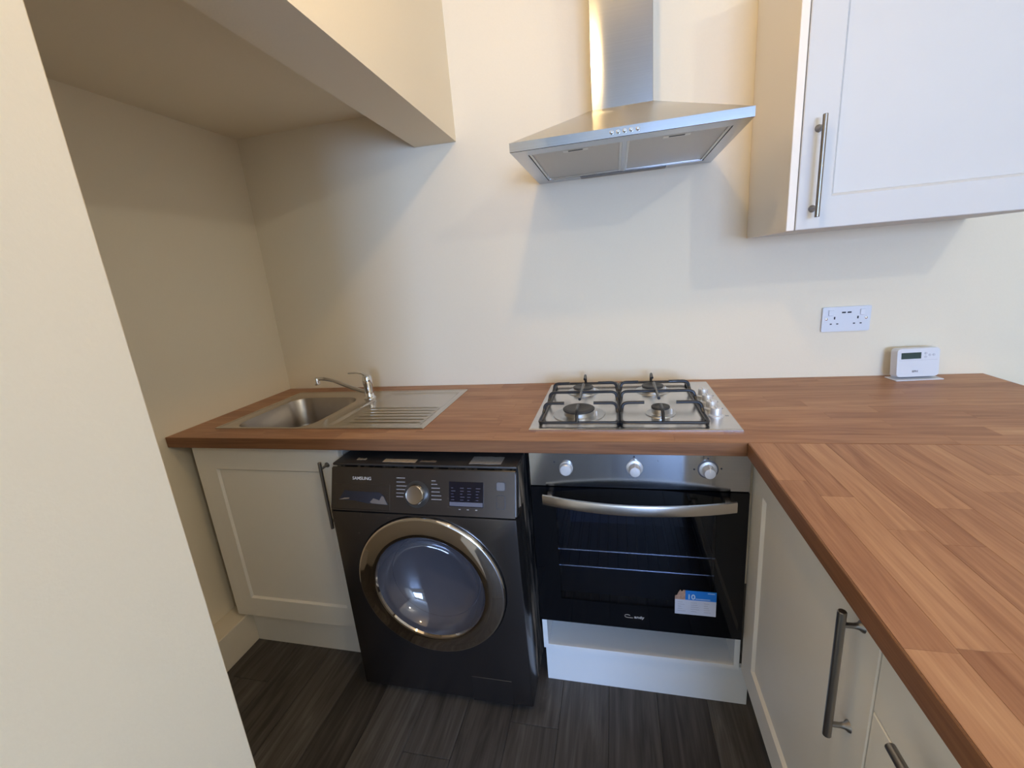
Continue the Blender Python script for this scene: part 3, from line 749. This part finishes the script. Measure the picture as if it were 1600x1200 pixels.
def outline_btn(a, s, w, h, fill):
    b1 = bmesh.new(); prism(b1, [(p[0]+a, p[1]+s) for p in rrect(w, h, .005)], 'z', 0, .0012); mapped(b1, lambda x, y, z: P(x, y, z))
    bt = obj('button', b1, simple('button_edge', (.05, .05, .06), .4), cp)
    b2 = bmesh.new(); prism(b2, [(p[0]+a, p[1]+s) for p in rrect(w-.0026, h-.0026, .004)], 'z', .0012, .0020); mapped(b2, lambda x, y, z: P(x, y, z))
    obj('button_face', b2, fill, bt)
outline_btn(.5520, .0900, .0260, .0250, simple('btn_face_grey', (.17, .17, .19), .4)); outline_btn(.5520, .0455, .0260, .0400, GRAPH)  # upper button has a plain grey face, lower one matches the panel
# detergent drawer with its scooped grip
dd = flat('detergent_drawer', .012, .205, .006, .084, GRAPH, o0=-.002, o1=.0012, bev=.0012)
bm = bmesh.new(); prism(bm, [(.050, .064), (.066, .062), (.170, .060), (.184, .052), (.200, .0235), (.130, .026), (.085, .033), (.030, .034)], 'z', .0012, .0018); mapped(bm, lambda x, y, z: P(x, y, z))
obj('grip_recess', bm, SLOT, dd)
bm = bmesh.new(); prism(bm, [(.138, .030), (.150, .042), (.170, .036), (.178, .050), (.184, .048), (.197, .0245), (.145, .027)], 'z', .0018, .0023); mapped(bm, lambda x, y, z: P(x, y, z)); obj('grip_lip', bm, simple('grip_lip', (.20, .17, .15), .35), dd)
bm = bmesh.new(); prism(bm, [(.030, .034), (.050, .040), (.068, .041), (.066, .038), (.048, .036)], 'z', .0018, .0023); mapped(bm, lambda x, y, z: P(x, y, z)); obj('grip_lip', bm, simple('grip_lip2', (.30, .24, .18), .35), dd)
# pump filter flap
fl = obj('filter_flap', B(wx+.400, wx+.535, wyf-.0012, wyf+.004, .020, .117, bev=.0010), GRAPH, wm)
# round door: rim, mirrored ring, bowl
C3 = (DC[0], wyf, DC[1])
door = obj('door', lathe(bmesh.new(), [(.2415, -.030), (.2415, .006), (.2400, .0095), (.2375, .0120), (.2345, .0125)], C3, 'y', 96, cap=False), CHROME, wm, True, label='round porthole door')
obj('ring', lathe(bmesh.new(), [(.2345, .0125), (.2320, .0128), (.2200, .0150), (.2080, .0165), (.1950, .0172), (.1850, .0168), (.1800, .0150), (.1770, .0090)], C3, 'y', 96, cap=False), RINGM, door, True, label='dark mirror-finish ring')
obj('bowl', lathe(bmesh.new(), [(.1770, .0090), (.1740, -.001), (.1680, -.016), (.1560, -.034), (.1500, -.040), (.1485, -.0395), (.1440, -.0450), (.1250, -.0590), (.1000, -.0710), (.0700, -.0810), (.0350, -.0870), (.0, -.0885)], C3, 'y', 96, cap=False), DRUM, door, True, label='deep grey glass bowl of the porthole')
bm = bmesh.new()
for (xa, ya2) in ((wx+.04, -.65), (wx+WW-.04, -.65), (wx+.04, -.15), (wx+WW-.04, -.15)):
    obj('foot', lathe(bmesh.new(), [(.022, 0), (.022, .008), (.010, .010), (.010, .024)], (xa, ya2, 0), n=16), RUBBER, wm)
bm.free()

# ------------------------------------------------------------------ chimney cooker hood
hd = thing('cooker_hood', (1.58, -.2, 1.68), 'stainless steel chimney cooker hood above the hob', 'cooker hood')
fx0, fx1, fyf, fz, fl_ = 1.2812, 1.8783, -.5000, 1.6809, .0235
cx0, cx1, cyf, cz = 1.4870+.003, 1.6759+.003, -.1800, 1.8447
cx0, cx1 = 1.4870, 1.6759
bm = bmesh.new(); t_ = .0008
lo = [(fx0, fyf), (fx1, fyf), (fx1, -.001), (fx0, -.001)]
# lip as a thin-walled band with turned-in underside frame
ringz = [[bm.verts.new((x, y, z)) for x, y in q] for q, z in (
    (lo, fz+fl_), (lo, fz+.001), ([(fx0+.001, fyf+.001), (fx1-.001, fyf+.001), (fx1-.001, -.002), (fx0+.001, -.002)], fz))]
ub = [(1.322, -.448), (1.844, -.448), (1.844, -.050), (1.322, -.050)]
ringz.append([bm.verts.new((x, y, fz)) for x, y in ub]); ringz.append([bm.verts.new((x, y, fz+.012)) for x, y in ub])
for a, b in zip(ringz, ringz[1:]):
    for i in range(4): bm.faces.new((a[i], a[(i+1) % 4], b[(i+1) % 4], b[i]))
obj('lip', bm, STEEL, hd, label='steel front lip and underside frame')
bm = bmesh.new()
A = [bm.verts.new((x, y, fz+fl_)) for x, y in ((fx0+.001, fyf+.001), (fx1-.001, fyf+.001), (fx1-.001, -.001), (fx0+.001, -.001))]
C_ = [bm.verts.new((x, y, cz)) for x, y in ((cx0, cyf), (cx1, cyf), (cx1, -.001), (cx0, -.001))]
for i in (0, 1, 3): bm.faces.new((A[i], A[(i+1) % 4], C_[(i+1) % 4], C_[i]))
bm.faces.new((A[2], A[3], C_[3], C_[2]))
obj('canopy', bm, STEELP, hd, label='pyramid canopy')
bm = bmesh.new(); box(bm, cx0+.0015, cx1-.0015, cyf+.0015, -.001, cz-.002, ZC-.002, bev=.002, seg=2)
obj('chimney', bm, STEEL, hd, label='square steel chimney')
for (xa, xb) in ((1.3235, 1.5755), (1.5870, 1.8425)):
    bm = bmesh.new(); box(bm, xa, xb, -.4465, -.0515, fz+.0045, fz+.0100, bev=.001)
    flt = obj('grease_filter', bm, FILTER, hd)
    fr = bmesh.new()
    for a in ((xa, xa+.007, -.4465, -.0515), (xb-.007, xb, -.4465, -.0515), (xa+.007, xb-.007, -.4465, -.4395), (xa+.007, xb-.007, -.0585, -.0515)): box(fr, a[0], a[1], a[2], a[3], fz+.0015, fz+.0045, bev=.0006)
    obj('filter_frame', fr, STEELP, flt)
    xm = (xa+xb)/2
    obj('filter_latch', B(xm-.034, xm+.034, -.428, -.404, fz+.0032, fz+.0045), STEELP, flt)
    obj('latch_slot', B(xm-.020, xm+.020, -.420, -.411, fz+.0028, fz+.0034), SLOT, flt)
obj('filter_divider', B(1.5755, 1.5870, -.4465, -.0515, fz+.0005, fz+.0045), STEEL, hd)
obj('light_lens', B(1.436, 1.728, -.0430, -.0080, fz-.0012, fz+.001, bev=.0005), simple('light_lens', (.20, .20, .21), .4), hd)
for xx in (1.548, 1.564, 1.580, 1.596, 1.612):
    obj('push_button', lathe(bmesh.new(), [(.0052, 0), (.0052, .0010), (.0042, .0014), (.0040, .0055), (.0030, .0065), (0, .0066)], (xx, fyf, fz+.0125), 'y', 16), CHROME, hd, True)

# ------------------------------------------------------------------ socket and thermostat
sx_, sz_ = 2.331, 1.1195
so_ = thing('wall_socket', (sx_, 0, sz_), 'white double plug socket with two usb ports on the wall', 'socket')
bm = bmesh.new(); prism(bm, [(sx_+p[0], sz_+p[1]) for p in rrect(.147, .086, .004, 4)], 'y', -.009, -.0005)
pl_ = obj('face_plate', bm, PLASTIC, so_)
for s in (-1, 1):
    xx = sx_+s*.0480
    obj('rocker_switch', B(xx-.0075, xx+.0075, -.0125, -.0088, sz_+.013, sz_+.033, bev=.0012), simple('rocker_white', (.78, .80, .84), .3), so_)
    xc = sx_+s*.0355
    obj('earth_slot', B(xc-.0022, xc+.0022, -.0093, -.0088, sz_+.000, sz_+.009), SLOT, so_)
    for q in (-.010, .010): obj('pin_slot', B(xc+q-.0032, xc+q+.0032, -.0093, -.0088, sz_-.018, sz_-.0142), SLOT, so_)
    obj('screw_cap', lathe(bmesh.new(), [(.0042, .0088), (.0042, .0100), (.003, .0108), (0, .0108)], (sx_+s*.0605, 0, sz_+.002), 'y', 14), CHROME, so_, True)
    obj('usb_port', B(sx_+s*.0085-.006, sx_+s*.0085+.006, -.0094, -.0088, sz_+.0205, sz_+.0255), SLOT, so_)

th = thing('thermostat', (2.53, -.05, ZT), 'white thermostat with green display standing on the worktop by the wall', 'thermostat')
TY = -.055; txa, txb = 2.4645, 2.5985
Rz = Matrix.Rotation(math.radians(6), 3, 'Z'); tc_ = Vector(((txa+txb)/2, TY+.015, 0))
lean = math.radians(6)
def T3(x, y, z):      # x across, y out of the face, z up from the stand
    yy = -y + math.sin(lean)*z; zz = math.cos(lean)*z + math.sin(lean)*y
    v = Rz @ Vector((x, yy, 0)); return Vector((tc_.x+v.x, tc_.y+v.y, ZT+.004+zz))
bm = bmesh.new(); prism(bm, [(p[0], p[1]+.052) for p in rrect(.134, .100, .012)], 'z', 0, .026)
for v in bm.verts:
    if v.co.z > .02: v.co.x *= .955; v.co.y = (v.co.y-.052)*.955+.052
mapped(bm, lambda x, y, z: T3(x, z, y)); obj('casing', bm, PLASTIC, th)
bm = bmesh.new(); box(bm, -.052, .008, .030+.035, .082+.004, .0258, .0266); mapped(bm, lambda x, y, z: T3(x, z, y)); obj('display', bm, LCD, th)
bm = bmesh.new(); box(bm, -.058, .058, .0595, .0602, .0258, .0263); mapped(bm, lambda x, y, z: T3(x, z, y)); obj('flap_joint', bm, simple('joint_grey', (.50, .51, .56), .5), th)
for (a, b) in ((.022, .082), (.022, .070), (.034, .076), (.046, .076)):
    bm = bmesh.new(); lathe(bm, [(.0042, .0258), (.0040, .0272), (0, .0272)], (a, b, 0), 'z', 14); mapped(bm, lambda x, y, z: T3(x, z, y)); obj('button', bm, simple('btn_grey', (.60, .61, .66), .4), th)
tb = text_bm('EPH', .0085, sx=1.2, bold=.0004); mapped(tb, lambda x, y, z: T3(x-.008, .0260+z, y+.022)); obj('maker_lettering', tb, PRINTG, th)
bm = bmesh.new(); box(bm, -.072, .072, -.018, .040, 0, .0035, bev=.001)
for v in bm.verts:
    q = Rz @ Vector((v.co.x, -v.co.y, 0)); v.co = Vector((tc_.x+q.x, tc_.y+q.y, ZT+.0003+v.co.z))
obj('stand', bm, PLASTIC, th)
